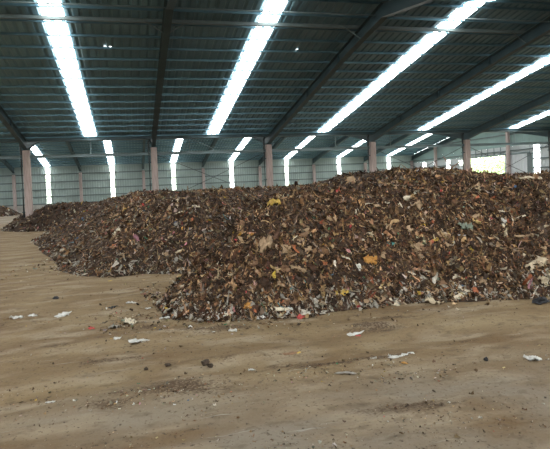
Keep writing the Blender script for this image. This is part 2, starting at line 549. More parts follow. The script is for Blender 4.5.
for (ya, yb), (ca, cb) in zip(SLOPES, ((1, 0), (0, 1), (1, 0), (0, 1), (1, 0), (0, 1))):
    me = rafter_mesh(ya, yb, ca, cb)
    for x in frames:
        o = link('rafter', me, ceiling)
        o.location = (min(max(x, XL + 0.12), XR - 0.12), 0, 0)
# V shaped fly braces from the rafters to the long beam under the upper purlins
YB = YE - HALF + 1.45
zb_ = 6.325
for x in frames[1:-1]:
    for s in (-1, 1):
        MB().tube([(x + s * 0.02, YB, roof_z(YB) - 0.50), (x + s * 0.62, YB, zb_ + 0.05)], 0.018, 6).build('fly_brace', M['tie'], ceiling)
MB().prism_x([(YB, zb_), (YB + 0.1, zb_), (YB + 0.1, zb_ + 0.02), (YB + 0.02, zb_ + 0.02), (YB + 0.02, zb_ + 0.075), (YB + 0.1, zb_ + 0.075), (YB + 0.1, zb_ + 0.095),
              (YB, zb_ + 0.095)], XL + 0.1, XR - 0.1).build('long_beam', M['tie'], ceiling)
# thin conduit hanging under the ridge
MB().tube([(XL + 0.1, 13.4, 6.40), (XR - 0.1, 13.4, 6.40)], 0.02, 6).build('conduit', M['tie'], ceiling)

# valley gutter: folded trough
gut = MB().prism_x([(YE - 0.27, 4.40), (YE - 0.27, 4.385), (YE - 0.17, 4.28), (YE - 0.17, 4.17), (YE + 0.17, 4.17), (YE + 0.17, 4.28), (YE + 0.27, 4.385),
                    (YE + 0.27, 4.40), (YE + 0.15, 4.30), (YE + 0.15, 4.19), (YE - 0.15, 4.19), (YE - 0.15, 4.30)], XL, XR)
gut.build('valley_gutter', M['steel'], ceiling)

# ------------------------------------------------------------------ tie beam along the valley columns
tie = empty('tie_beam', (0, YE, 3.38))
tag(tie, 'long pale steel tie beam running just below the tops of the middle row of columns', 'beam')
MB().prism_x([(-0.05, 0), (0.06, 0), (0.06, 0.018), (0.006, 0.018), (0.006, 0.122), (0.06, 0.122), (0.06, 0.14), (-0.05, 0.14), (-0.05, 0.122), (-0.006, 0.122), (-0.006, 0.018), (-0.05, 0.018)],
             XL + 0.2, XR - 0.2).build('beam', M['tie'], tie)
for x in (2.95, 10.95, 14.25, 22.4, -1.9, -8.0):
    MB().tube([(x, 0, 0.13), (x, 0, 0.80)], 0.022, 6).build('hanger', M['tie'], tie)
MB().tube([(3.0, 0.02, 0.8), (3.35, 0.02, 0.62), (3.75, 0.02, 0.45), (4.1, 0.02, 0.28), (4.25, 0.02, 0.1), (4.28, 0.02, -0.12)], 0.02, 6).build('loose_conduit', M['tie'], tie)

# ------------------------------------------------------------------ columns
def chamfer_rect(w_, d, c):
    return [(-w_ + c, -d), (w_ - c, -d), (w_, -d + c), (w_, d - c), (w_ - c, d), (-w_ + c, d), (-w_, d - c), (-w_, -d + c)]
def make_column(h, hw, mt, pipe=True):
    r = empty('column')
    MB().prism_z(chamfer_rect(hw, hw, 0.025), -0.05, h).build('shaft', mt, r)
    MB().box(-hw - 0.03, hw + 0.03, -hw - 0.03, hw + 0.03, h, h + 0.02).build('cap_plate', M['steel'], r)
    if pipe:
        MB().tube([(-hw - 0.09, 0.02, 0.05), (-hw - 0.09, 0.02, h + 0.30), (-hw - 0.02, 0.02, h + 0.42)], 0.06, 10).build('drain_pipe', M['pipe'], r, True)
        for z in (0.8, 1.9, 3.0):
            MB().box(-hw - 0.16, -hw + 0.01, -0.05, 0.09, z, z + 0.04).build('pipe_clamp', M['steel'], r)
    return r
ords = {-1: None}
proto = make_column(3.755, 0.155, M['column'])
names_f = {4: 'first pink concrete column of the middle row, standing clear at the left behind the small back heap',
           5: 'second pink concrete column of the middle row, rising behind the middle heap',
           6: 'third pink concrete column of the middle row, near the middle of the view',
           7: 'fourth pink concrete column of the middle row, behind the highest part of the big heap',
           8: 'fifth pink concrete column of the middle row, beside the bright opening in the end wall'}
first = True
for k in range(4, 10):
    x = frames[k]
    o = proto if first else copy_tree(proto)
    first = False
    o.location = (x, YE, 0)
    tag(o, names_f.get(k, 'sixth pink concrete column of the middle row, hidden just beyond the frame'), 'column', 'pink columns of the middle row')
proto2 = make_column(3.62, 0.135, M['column2'], False)
names_b = ['first', 'second', 'third', 'fourth', 'fifth', 'sixth', 'seventh']
first = True
for n_, k in enumerate(range(3, 10)):
    o = proto2 if first else copy_tree(proto2)
    first = False
    o.location = (frames[k], YW - 0.26, 0)
    tag(o, 'slim pale column against the green-grey back wall, %s from the left' % names_b[n_], 'column', 'slim columns of the back wall')
for y, h, lb in ((YW - 0.3, 3.62, 'pale column in the far corner where back wall and end wall meet'),
                 (46.35, 5.0, 'tall pale column on the end wall between two narrow light strips'),
                 (36.05, 6.0, 'tall pale column on the end wall above the ribbed sliding door')):
    o = make_column(h, 0.125, M['column2'], False)
    o.location = (XR - 0.32, y, 0)
    tag(o, lb, 'column', 'pale columns of the end wall')

# bracing rods
def brace(x0, x1, label):
    r = empty('cross_brace', (x0, YE + 0.1, 0))
    tag(r, label, 'brace', 'crossed steel bracing rods')
    d = x1 - x0
    for a, b in (((0.2, 3.36), (d - 0.2, 1.0)), ((0.2, 1.0), (d - 0.2, 3.36))):
        MB().tube([(a[0], 0.0, a[1]), (d / 2, 0.0, (a[1] + b[1]) / 2 - 0.03), (b[0], 0.0, b[1])], 0.016, 6).build('rod', M['rod'], r)
    for x in (0.2, d - 0.2):
        for z in (1.0, 3.36):
            MB().box(x - 0.03, x + 0.03, -0.03, 0.03, z - 0.05, z + 0.05).build('clevis', M['rod'], r)
brace(frames[5], frames[6], 'crossed dark bracing rods between the second and third columns of the middle row')
brace(frames[8], frames[9], 'crossed dark bracing rods in front of the ribbed sliding door')
brace(frames[7], frames[8], 'crossed dark bracing rods between the fourth and fifth columns of the middle row')

# ------------------------------------------------------------------ walls
def corr_y(y0, y1, z0, z1f, x, mt, name, parent, pitch=0.24, h=0.03):
    """ribbed sheet in a plane of constant x (ribs vertical)"""
    pr = corr_profile(y0, y1, pitch, h)
    v = [(x + hh, y, z0) for y, hh in pr] + [(x + hh, y, z1f(y)) for y, hh in pr]
    n = len(pr)
    return MB().add(v, [(k, k + 1, n + k + 1, n + k) for k in range(n - 1)]).build(name, mt, parent)
wb = empty('wall_back', kind='structure')
GZ = (0.72, 1.40, 2.08, 2.80, 3.55)
cache = {}
for i in range(0, len(edges), 2):
    x0, x1 = edges[i], edges[i + 1]
    wd = round(x1 - x0, 3)
    if wd not in cache:
        pr = corr_profile(0, wd, 0.24, 0.03)
        n = len(pr)
        v = [(x, YW + h, 0.70) for x, h in pr] + [(x, YW + h, ZE) for x, h in pr]
        cache[wd] = MB().add(v, [(k, k + 1, n + k + 1, n + k) for k in range(n - 1)]).mesh('wall_sheet', M['wall'])
    link('wall_sheet', cache[wd], wb).location = (x0, 0, 0)
pr = corr_profile(-SW - 0.02, SW + 0.02, 0.19, 0.02); n = len(pr)
v = [(x, YW + 0.02 + h, 0.70) for x, h in pr] + [(x, YW + 0.02 + h, ZE) for x, h in pr]
me = MB().add(v, [(k, k + 1, n + k + 1, n + k) for k in range(n - 1)]).mesh('light_panel', M['clear'])
post = MB()
for sx in (-1, 1):
    post.box(min(sx * (SW + 0.02), sx * 0.205), max(sx * (SW + 0.02), sx * 0.205), YW - 0.012, YW + 0.0, 0.70, ZE)
pm = post.mesh('panel_edge', M['wall'])
for c in centres:
    link('light_panel', me, wb).location = (c, 0, 0)
    link('panel_edge', pm, wb).location = (c, 0, 0)
for z in GZ:
    MB().box(XL, XR, YW - 0.11, YW - 0.005, z - 0.05, z + 0.05).build('girt', M['girt'], wb)
MB().box(XL, XR, YW - 0.02, YW + 0.2, -0.1, 0.70).build('plinth', M['plinth'], wb)
MB().prism_x([(YW - 0.06, ZE - 0.2), (YW + 0.1, ZE - 0.2), (YW + 0.1, ZE + 0.02), (YW - 0.06, ZE)], XL, XR).build('eave_flashing', M['wall'], wb)

wr = empty('wall_right', kind='structure')
rz = lambda y: roof_z(y) - 0.005
ZS = 3.42          # top of the lower cladding
def lower(y0, y1, z0=0.6, z1=ZS, mt='wall2', name='wall_sheet'):
    return corr_y(y0, y1, z0, lambda y: z1, XR, M[mt], name, wr)
strips = [(48.6, 49.2), (46.55, 47.15), (44.4, 45.0), (33.05, 33.65), (27.2, 27.8)]
OP0, OP1 = 36.75, 41.6      # opening
cur = YE - 12.0
segs = []
lower(44.99, 46.56); lower(47.14, 48.61); lower(49.19, YW)
lower(41.6, 42.3); lower(43.0, 44.41)
lower(42.3, 43.0, 0.6, 2.75); lower(42.3, 43.0, 3.2, ZS)
corr_y(42.28, 43.02, 2.73, lambda y: 3.22, XR + 0.01, M['clear'], 'light_panel', wr, 0.2, 0.02)
for a, b in strips[:3]:
    corr_y(a, b, 0.6, lambda y: 3.35, XR + 0.01, M['clear'], 'light_panel', wr, 0.2, 0.02)
    lower(a, b, 3.35, ZS)
corr_y(33.05, 33.65, 0.6, lambda y: 3.9, XR + 0.01, M['clear'], 'light_panel', wr, 0.2, 0.02)
lower(27.8, 33.05, 0.6, 4.0); lower(33.65, 34.3, 0.6, 4.0); lower(14, 27.2, 0.6, 4.0); lower(YO, 14, 0.6, 4.0)
corr_y(27.2, 27.8, 0.6, lambda y: 4.0, XR + 0.01, M['clear'], 'light_panel', wr, 0.2, 0.02)
corr_y(33.05, 33.65, 3.9, lambda y: 4.0, XR, M['wall2'], 'wall_sheet', wr)
lower(34.3, 36.75, 3.2, 4.0)
corr_y(OP0, OP1, 3.30, lambda y: 4.0, XR, M['wall2'], 'wall_sheet', wr)
corr_y(41.6, YW, ZS, lambda y: min(4.0, rz(y)), XR, M['gable'], 'gable_sheet', wr)
for a, b in ((YO, YF - HALF), (YF - HALF, YF), (YF, YE - HALF), (YE - HALF, YE), (YE, YE + HALF), (YE + HALF, YW)):
    corr_y(a, b, 4.0, rz, XR, M['gable'], 'gable_sheet', wr)
# vertical rails above the opening
for y in np.arange(OP0 + 0.5, OP1, 0.8):
    MB().box(XR - 0.06, XR - 0.01, y, y + 0.05, 3.3, 4.0).build('mullion', M['tie'], wr)
MB().box(XR - 0.14, XR - 0.01, 34.0, 42.0, 3.28, 3.40).build('door_rail', M['tie'], wr)
MB().box(XR - 0.10, XR - 0.01, 33.72, 34.25, 0.0, 3.3).build('door_jamb', M['girt'], wr)
corr_y(34.25, 36.75, 0.02, lambda y: 3.28, XR - 0.09, M['door'], 'sliding_door', wr, 0.31, 0.045)
for z in GZ[:4]:
    MB().box(XR - 0.11, XR - 0.005, 42.9, YW, z - 0.05, z + 0.05).build('girt', M['girt'], wr)
    MB().box(XR - 0.11, XR - 0.005, 26, 33.7, z - 0.05, z + 0.05).build('girt', M['girt'], wr)
for y0, y1, z in ((OP0, YW, 3.62), (YO, 36.7, 3.62), (30, 47, 5.0)):
    MB().box(XR - 0.11, XR - 0.005, y0, y1, z - 0.05, z + 0.05).build('girt', M['girt'], wr)
MB().box(XR - 0.02, XR + 0.2, 41.6, YW, -0.1, 0.6).build('plinth', M['plinth'], wr)
MB().box(XR - 0.02, XR + 0.2, YO, 34.25, -0.1, 0.6).build('plinth', M['plinth'], wr)

wf = empty('wall_front', kind='structure')
for x0, x1, z0 in ((XL, -10, 0.0), (-10, 14, 3.6), (14, XR, 0.0)):
    pr = corr_profile(x0, x1, 0.24, 0.03); n = len(pr)
    v = [(x, YO - h, z0) for x, h in pr] + [(x, YO - h, ZE) for x, h in pr]
    MB().add(v, [(k, k + 1, n + k + 1, n + k) for k in range(n - 1)]).build('wall_sheet', M['wall'], wf)

wl = empty('wall_left', kind='structure')
for a, b in ((YO, YF - HALF), (YF - HALF, YF), (YF, YE - HALF), (YE - HALF, YE), (YE, YE + HALF), (YE + HALF, YW)):
    corr_y(a, b, 0.6, rz, XL, M['wall'], 'wall_sheet', wl)
for z in GZ:
    MB().box(XL + 0.04, XL + 0.13, YO, YW, z - 0.05, z + 0.05).build('girt', M['girt'], wl)
MB().box(XL - 0.2, XL + 0.02, YO, YW, -0.1, 0.6).build('plinth', M['plinth'], wl)

# ------------------------------------------------------------------ scraps
PAL = np.array([(0.046, 0.027, 0.015), (0.078, 0.045, 0.024), (0.130, 0.076, 0.038), (0.21, 0.125, 0.060), (0.34, 0.225, 0.112), (0.47, 0.34, 0.185),
                (0.46, 0.37, 0.26), (0.31, 0.265, 0.20), (0.56, 0.52, 0.44), (0.17, 0.145, 0.11), (0.35, 0.13, 0.06), (0.45, 0.07, 0.07),
                (0.50, 0.34, 0.06), (0.06, 0.20, 0.10), (0.08, 0.18, 0.32), (0.50, 0.24, 0.26), (0.12, 0.28, 0.30)])
W_MAIN = np.array([34, 28, 22, 15, 10, 7.0, 3.2, 1.6, 1.2, 3, 2.0, 0.25, 0.5, 0.15, 0.1, 0.25, 0.12])
W_MID = np.array([24, 22, 20, 13, 9, 6, 3.4, 6, 2.4, 9, 1.6, 0.25, 0.5, 0.2, 0.2, 0.3, 0.2])
W_FAR = np.array([30, 26, 16, 8, 4, 3, 1.5, 8, 1, 16, 1, 0.2, 0.3, 0.2, 0.2, 0.3, 0.3])

W_LONG = np.array([2, 8, 14, 20, 20, 14, 7, 6, 4, 4, 2, 0.2, 0.5, 0.4, 0.1, 0.3, 0.1])
def frames_from_normals(N, n, rg, tilt, down=0.9):
    """random orthonormal frames whose z axis leans away from the surface normal by up to tilt"""
    R = rg.normal(size=(n, 3))
    Z = N + R * tilt[:, None]
    Z /= np.linalg.norm(Z, axis=1, keepdims=True)
    A = rg.normal(size=(n, 3)) + down * N * np.array([1, 1, 0]) * 3 - np.array([0, 0, down])
    A -= (A * Z).sum(1, keepdims=True) * Z
    A /= np.linalg.norm(A, axis=1, keepdims=True)
    return A, np.cross(Z, A), Z

def leaf_batch(P, N, L, Wd, C, rg, tilt, lift=0.3, bendy=0.9):
    """many bent, pointed or torn pieces; 3 x 5 vertices each"""
    n = len(P)
    A, B, Z = frames_from_normals(N, n, rg, tilt)
    u = np.linspace(-1, 1, 5); v_ = np.array([-1, 0, 1.0])
    U, Vv = np.meshgrid(u, v_)
    U = U.ravel(); Vv = Vv.ravel()
    # outline width along the length
    shape = rg.random((n, 1))
    endw = np.where(shape < 0.6, 0.25 + 0.3 * rg.random((n, 1)), 0.75 + 0.3 * rg.random((n, 1)))
    wprof = endw + (1 - endw) * (1 - U[None] ** 2)
    jit = 1 + 0.28 * rg.normal(size=(n, 15))
    x = U[None] * L[:, None] / 2 * (1 + 0.10 * rg.normal(size=(n, 15)))
    y = Vv[None] * Wd[:, None] / 2 * wprof * jit
    bend = rg.normal(size=(n, 1)) * bendy
    curl = rg.normal(size=(n, 1)) * 0.9
    z = bend * (x ** 2) / np.maximum(L[:, None], 1e-4) + curl * (y ** 2) / np.maximum(Wd[:, None], 1e-4) * 1.2 + rg.normal(size=(n, 15)) * Wd[:, None] * 0.09
    twist = rg.normal(size=(n, 1)) * 0.7 * U[None]
    y2 = y * np.cos(twist) - z * np.sin(twist); z2 = y * np.sin(twist) + z * np.cos(twist)
    V = P[:, None] + A[:, None] * x[..., None] + B[:, None] * y2[..., None] + Z[:, None] * z2[..., None] + N[:, None] * (lift * Wd)[:, None, None]
    idx = np.arange(15).reshape(3, 5)
    f = np.stack([idx[:-1, :-1], idx[:-1, 1:], idx[1:, 1:], idx[1:, :-1]], -1).reshape(-1, 4)
    F = (f[None] + (np.arange(n) * 15)[:, None, None]).reshape(-1, 4)
    CC = np.repeat(C[:, None], 15, 1) * (1 + 0.12 * rg.normal(size=(n, 15, 1)))
    return V.reshape(-1, 3), F, np.clip(CC.reshape(-1, 3), 0.005, 0.9)

def pick_colors(n, wts, rg):
    c = PAL[rg.choice(len(PAL), n, p=wts / wts.sum())]
    return np.clip(c * np.exp(rg.normal(size=(n, 1)) * 0.22) * (1 + 0.06 * rg.normal(size=(n, 3))), 0.01, 0.75)

heap_info = {
 'main': ('largest brown heap of shredded waste, filling the middle and right of the shed', 1.0),
 'mid': ('middle heap of grey-brown shredded waste behind and left of the large heap', 1.0),
 'back': ('small dark heap of waste around the foot of the first pink column', 1.0),
 'far': ('low distant dark heap against the back wall beyond the small back heap', 1.0)}
heap_obj = {}
def visible(x, y, z):
    """keep what faces or nears the camera side: front slopes and the crest"""
    return None
for hk, (lab, _) in heap_info.items():
    H = HEAPS[hk]
    x0, x1, y0, y1 = H['box']
    xs_ = np.arange(x0, x1, H['step']); ys_ = np.arange(y0, y1, H['step'])
    V, F, X, Y = grid(xs_, ys_, lambda a, b: heap_h(hk, a, b))
    keep = (V[F][:, :, 2].max(1) > -0.02)
    if hk != 'main':
        other = 'main' if hk == 'mid' else 'mid'
        under = heap_h(other, V[:, 0], V[:, 1]) - V[:, 2] > 0.25
        keep &= ~under[F].all(1)
    F = F[keep]
    used = np.unique(F); remap = -np.ones(len(V), int); remap[used] = np.arange(len(used))
    o = np_mesh('waste_heap', V[used], remap[F], M['soilheap'], smooth=True)
    tag(o, lab, 'heap')
    heap_obj[hk] = o

def scatter(hk, dens, smin_, smax_, wts, region, rg, tiltm=0.55, long=False):
    x0, x1, y0, y1 = region
    n = int((x1 - x0) * (y1 - y0) * dens)
    x = rg.uniform(x0, x1, n); y = rg.uniform(y0, y1, n)
    z = heap_h(hk, x, y)
    # only where this heap is the surface
    s = surf_h(x, y)
    ok = (z > 0.0) & (z > s - 0.02)
    x, y, z = x[ok], y[ok], z[ok]
    N = normal_at(x, y)
    # more pieces on the camera-facing slopes, fewer behind the crest
    view = np.stack([-x, -y, HC - z], -1); view /= np.linalg.norm(view, axis=1, keepdims=True)
    facing = (N * view).sum(1)
    ok = (facing > -0.12) & (rg.random(len(x)) < np.clip(0.35 + facing * 1.2, 0.12, 1))
    x, y, z, N = x[ok], y[ok], z[ok], N[ok]
    n = len(x)
    L = smin_ * (smax_ / smin_) ** (rg.random(n) ** 1.6)
    asp = (0.12 + 0.38 * rg.random(n) ** 1.4) if not long else rg.uniform(0.08, 0.16, n)
    Wd = L * asp
    C = pick_colors(n, wts, rg)
    # larger colour drifts over the heap
    drift = 1 + 0.9 * fbm(x * 0.8, y * 0.8, 71, 3)
    C = C * drift[:, None] * np.array([1.04, 0.96, 0.95])
    # pale light pieces roll down and gather at the foot
    foot = np.clip(1 - z / 0.35, 0, 1)
    pale = rg.random(n) < foot * 0.26
    C[pale] = np.array([0.56, 0.52, 0.44]) * rg.uniform(0.55, 1.15, (pale.sum(), 1))
    tilt = np.abs(rg.normal(size=n)) * tiltm + 0.12
    return leaf_batch(np.stack([x, y, z], -1), N, L, Wd, np.clip(C, 0.008, 0.8), rg, tilt, 0.3 if not long else 0.6, 0.9 if not long else 2.0)

def join(parts):
    Vs, Fs, Cs = [], [], []; o = 0
    for V, F, C in parts:
        Vs.append(V); Fs.append(F + o); Cs.append(C); o += len(V)
    return np.concatenate(Vs), np.concatenate(Fs), np.concatenate(Cs)

rg = np.random.default_rng(21)
jobs = {
 'main': [(3000, 0.028, 0.095, (0.0, 9.5, 5.2, 8.6)), (520, 0.06, 0.17, (0.0, 9.5, 5.2, 8.8)), (750, 0.04, 0.14, (1.0, 13.5, 8.6, 12.5))],
 'mid': [(800, 0.035, 0.12, (-4.2, 3.5, 9.3, 14.5)), (160, 0.08, 0.2, (-4.2, 4.0, 9.3, 15)), (380, 0.06, 0.16, (-4.2, 8, 14.5, 19))],
 'back': [(220, 0.08, 0.24, (-6.8, 2.0, 21.6, 27))],
 'far': [(60, 0.15, 0.4, (-16, -9, 42, 46))]}
wt = {'main': W_MAIN, 'mid': W_MID, 'back': W_FAR, 'far': W_FAR}
for hk, js in jobs.items():
    extra = [scatter('main', 95, 0.08, 0.20, W_LONG, (0.0, 9.5, 5.2, 8.8), rg, 0.4, True)] if hk == 'main' else (
        [scatter('mid', 60, 0.10, 0.26, W_LONG, (-4.2, 4.0, 9.3, 15), rg, 0.4, True)] if hk == 'mid' else [])
    V, F, C = join([scatter(hk, d, a, b, wt[hk], reg, rg) for d, a, b, reg in js] + extra)
    o = np_mesh('shredded_scraps', V, F, M['scrap'], heap_obj[hk], C, smooth=True)
    o['kind'] = 'stuff'

# spilled crumbs and chips on the floor (one uncountable spread)
rg = np.random.default_rng(33)
def floor_spread():
    parts = []
    for (px, py, sx, sy, n, big) in ((122, 323, 0.22, 0.22, 170, 0.06), (114, 310, 0.12, 0.25, 40, 0.05), (150, 296, 0.10, 0.5, 160, 0.08), (190, 326, 0.5, 0.14, 120, 0.05),
                                     (250, 326, 0.5, 0.10, 120, 0.045), (155, 395, 0.30, 0.10, 160, 0.035), (340, 372, 0.35, 0.10, 120, 0.03), (410, 378, 0.3, 0.06, 90, 0.03),
                                     (45, 320, 0.5, 0.2, 60, 0.04), (430, 418, 0.3, 0.08, 80, 0.02), (35, 265, 0.25, 1.2, 90, 0.10)):
        p = at(px, py)
        x = p[0] + sx * rg.normal(size=n); y = p[1] + sy * rg.normal(size=n)
        L = 0.012 * ((big / 0.012) ** rg.random(n))
        C = pick_colors(n, np.array([8, 12, 16, 10, 8, 8, 8, 6, 16, 5, 1, 0.8, 0.8, 0.5, 0.5, 0.8, 0.5]), rg)
        P = np.stack([x, y, surf_h(x, y)], -1)
        parts.append(leaf_batch(P, normal_at(x, y), L, L * rg.uniform(0.3, 0.7, n), C, rg, np.full(n, 0.25), 0.2))
    # generic crumbs
    n = 34000
    y = 2.6 + 11 * rg.random(n) ** 1.7
    x = rg.uniform(-0.42, 0.98, n) * (y + 0.5)
    dens = np.clip(0.2 + 1.8 * fbm(x * 1.1, y * 2.4, 81, 4) + 0.9 * soil_mask(x, y), 0.04, 1)
    ok = (rg.random(n) < dens) & (np.maximum.reduce([heap_h(k, x, y) for k in ('main', 'mid')]) < 0.0)
    x, y = x[ok], y[ok]; n = len(x)
    L = 0.007 * (5.0 ** (rg.random(n) ** 3.2))
    C = pick_colors(n, np.array([8, 22, 28, 20, 8, 4, 4, 3, 5, 4, 1, 0.3, 0.3, 0.1, 0.1, 0.1, 0.1]), rg)
    P = np.stack([x, y, ground_h(x, y)], -1)
    parts.append(leaf_batch(P, normal_at(x, y), L, L * rg.uniform(0.4, 0.9, n), C, rg, np.full(n, 0.35), 0.2))
    # a fringe of chips at the feet of the heaps
    n = 13000
    x = rg.uniform(-4.5, 8, n); y = rg.uniform(4.9, 12, n)
    dm = poly_d(HEAPS['main']['poly'], x, y); di = poly_d(HEAPS['mid']['poly'], x, y)
    d = np.maximum(dm, di)
    ok = (d < 0.06) & (d > -0.9) & (rg.random(n) < np.exp(d / 0.13) * 0.9 + 0.01)
    x, y = x[ok], y[ok]; n = len(x)
    L = 0.02 * (4.0 ** rg.random(n))
    C = pick_colors(n, np.array([10, 12, 14, 12, 10, 8, 8, 8, 9, 5, 1.5, 0.8, 0.8, 0.5, 0.5, 0.8, 0.5]), rg)
    P = np.stack([x, y, ground_h(x, y)], -1)
    parts.append(leaf_batch(P, normal_at(x, y), L, L * rg.uniform(0.3, 0.7, n), C, rg, np.full(n, 0.4), 0.25))
    return join(parts)
V, F, C = floor_spread()
o = np_mesh('floor_litter', V, F, M['scrap'], None, C)
tag(o, 'tiny crumbs and chips of waste strewn over the dirt floor and heap feet', 'litter', kind='stuff')

# ------------------------------------------------------------------ single scraps
def sheet_geo(L, Wd, rs, nu=7, nv=5, crumple=0.22, fold=0.5, ragged=0.25):
    """a torn, crumpled piece of sheet with a little thickness"""
    u, v_ = np.meshgrid(np.linspace(-1, 1, nu), np.linspace(-1, 1, nv))
    ang = np.arctan2(v_, u)
    rad = 1 + ragged * (np.sin(ang * 3 + rs.random() * 6) * 0.4 + np.sin(ang * 5 + rs.random() * 6) * 0.3 + rs.normal(size=u.shape) * 0.35)
    e = np.maximum(np.abs(u), np.abs(v_))
    rad = 1 + (rad - 1) * e
    sq = np.sqrt(1 - 0.35 * (np.minimum(np.abs(u), np.abs(v_)) ** 2))
    x = u * rad * sq * L / 2; y = v_ * rad * sq * Wd / 2
    z = crumple * Wd * rs.normal(size=u.shape) * 0.5 + fold * (np.sin(u * 2.2 + rs.random() * 6) * Wd * 0.35 * rs.uniform(0.4, 1)) + fold * v_ ** 2 * Wd * 0.25 * rs.choice([-1, 1])
    t = 0.003
    top = np.stack([x, y, z + t], -1).reshape(-1, 3); bot = np.stack([x, y, z - t], -1).reshape(-1, 3)
    i = np.arange(nu * nv).reshape(nv, nu); m_ = nu * nv
    f = np.stack([i[:-1, :-1], i[:-1, 1:], i[1:, 1:], i[1:, :-1]], -1).reshape(-1, 4)
    fb = f[:, ::-1] + m_
    ring = list(i[0]) + list(i[1:, -1]) + list(i[-1, ::-1][1:]) + list(i[::-1, 0][1:-1])
    side = np.array([(ring[k], ring[k] + m_, ring[(k + 1) % len(ring)] + m_, ring[(k + 1) % len(ring)]) for k in range(len(ring))])
    return np.concatenate([top, bot]), np.concatenate([f, fb, side])
def lump_geo(L, Wd, Hh, rs, nu=10, nv=7, rough=0.22):
    V = [(0, 0, -1.0)]
    for j in range(1, nv):
        p = -math.pi / 2 + math.pi * j / nv
        for i in range(nu):
            a = 2 * math.pi * i / nu
            V.append((math.cos(p) * math.cos(a), math.cos(p) * math.sin(a), math.sin(p)))
    V.append((0, 0, 1.0))
    V = np.array(V); V *= (1 + rough * rs.normal(size=(len(V), 1)))
    V *= np.array([L / 2, Wd / 2, Hh / 2])
    F = []
    for i in range(nu):
        F.append((0, 1 + (i + 1) % nu, 1 + i, 1 + i))
    for j in range(nv - 2):
        for i in range(nu):
            a = 1 + j * nu
            F.append((a + i, a + (i + 1) % nu, a + nu + (i + 1) % nu, a + nu + i))
    return V, F, nu, nv
def rot_to(n, az):
    z = Vector(n).normalized()
    a = Vector((math.cos(az), math.sin(az), 0)); a = (a - z * a.dot(z)).normalized()
    b = z.cross(a)
    mm = Matrix((a, b, z)).transposed().to_4x4()
    return mm
def place(o, p, n, az, lift, rs, tilt=0.25):
    nn = np.array(n) + rs.normal(size=3) * tilt
    mm = rot_to(nn, az)
    mm.translation = Vector(p) + Vector(n) * lift
    o.matrix_world = mm
def scrap_mat(name, c, rough=0.6, var=0.2):
    if name not in M:
        M[name] = mat(name, c, rough, 0, var, 25.0)
    return M[name]

COL = {'white': (0.60, 0.60, 0.57), 'tan': (0.40, 0.28, 0.17), 'paletan': (0.52, 0.43, 0.30), 'brown': (0.24, 0.14, 0.08), 'yellow': (0.55, 0.38, 0.09), 'orange': (0.50, 0.25, 0.06),
       'red': (0.50, 0.08, 0.07), 'pink': (0.60, 0.27, 0.30), 'green': (0.10, 0.22, 0.14), 'blue': (0.10, 0.20, 0.36), 'black': (0.025, 0.026, 0.03), 'grey': (0.33, 0.31, 0.27),
       'teal': (0.10, 0.30, 0.28), 'soil': (0.055, 0.038, 0.026), 'cream': (0.62, 0.55, 0.42), 'greygreen': (0.22, 0.26, 0.20)}

def single(kind, px, py, wpx, hpx, colour, label, name, az=None, cat='scrap', tilt=0.25, group=None, seed=None, pos=None):
    p = pos or at(px, py)
    if p is None: return None
    dist = math.hypot(p[0], p[1])
    k = dist / 510.0
    L = wpx * k
    rs = np.random.default_rng(int(px * 7 + py * 13) if seed is None else seed)
    n = normal_at(np.array([p[0]]), np.array([p[1]]), 0.1)[0]
    steep = 1 - n[2]
    Wd = max(0.85 * hpx * k / max(0.35, 0.30 + steep * 3), 0.02) if kind != 'lump' else hpx * k * 1.6
    Wd = min(Wd, L * 0.8) if kind != 'strip' else min(Wd, L * 0.4)
    flat = 0.45 if p[2] < 0.06 else 1.0
    az = rs.uniform(-0.4, 0.4) if az is None else az
    mt = scrap_mat(colour + '_scrap', COL[colour])
    if kind == 'sheet':
        V, F = sheet_geo(L, Wd, rs); o = np_mesh(name, V, F, mt, smooth=False)
    elif kind == 'bag':
        V, F = sheet_geo(L, Wd, rs, 9, 7, 0.42, 0.8, 0.32); o = np_mesh(name, V, F, mt, smooth=True)
    elif kind == 'strip':
        V, F = sheet_geo(L, Wd, rs, 9, 3, 0.3, 0.9, 0.3); o = np_mesh(name, V, F, mt, smooth=False)
    else:
        V, F, nu, nv = lump_geo(L, Wd, hpx * k, rs)
        nt_ = len(V) - 1
        F2 = [q for q in F if len(set(q)) == 4]
        tri = [(0, 1 + (i + 1) % nu, 1 + i) for i in range(nu)] + [(nt_, nt_ - nu + i, nt_ - nu + (i + 1) % nu) for i in range(nu)]
        mb = MB(); mb.add([tuple(q) for q in V], F2 + tri)
        o = mb.build(name, mt)
    if kind != 'lump':
        for vv in o.data.vertices: vv.co.z *= flat
    place(o, p, n, az, (0.25 * flat * Wd if kind != 'lump' else hpx * k * 0.3), rs, (tilt * flat * 0.5 if flat < 1 else tilt) if kind != 'lump' else 0.05)
    tag(o, label, cat, group)
    return o

S = single
# --- on the big heap
S('bag', 267, 249, 17, 19, 'tan', 'largest folded tan sheet, sticking up from the lower left slope of the big heap', 'torn_sheet', tilt=0.5)
S('bag', 274, 205, 14, 9, 'yellow', 'ochre yellow crumpled plastic near the top of the big heap, left of centre', 'plastic_scrap')
S('sheet', 410, 200, 17, 6, 'cream', 'pale flat board lying high on the slope below the fourth pink column', 'board_scrap', az=0.35)
S('sheet', 352, 182, 9, 12, 'tan', 'upright tan sheet on the shoulder of the big heap, just left of its highest part', 'torn_sheet', tilt=0.5)
S('strip', 531, 179, 21, 3, 'paletan', 'long pale board lying along the crest of the big heap beneath the end wall', 'board_scrap', az=-0.1, tilt=0.05)
S('bag', 466, 228, 12, 11, 'greygreen', 'grey-green crumpled bag halfway up the big heap below the fifth pink column', 'plastic_bag')
S('sheet', 502, 223, 7, 6, 'white', 'small bright white scrap halfway up the big heap below the bright opening', 'plastic_scrap')
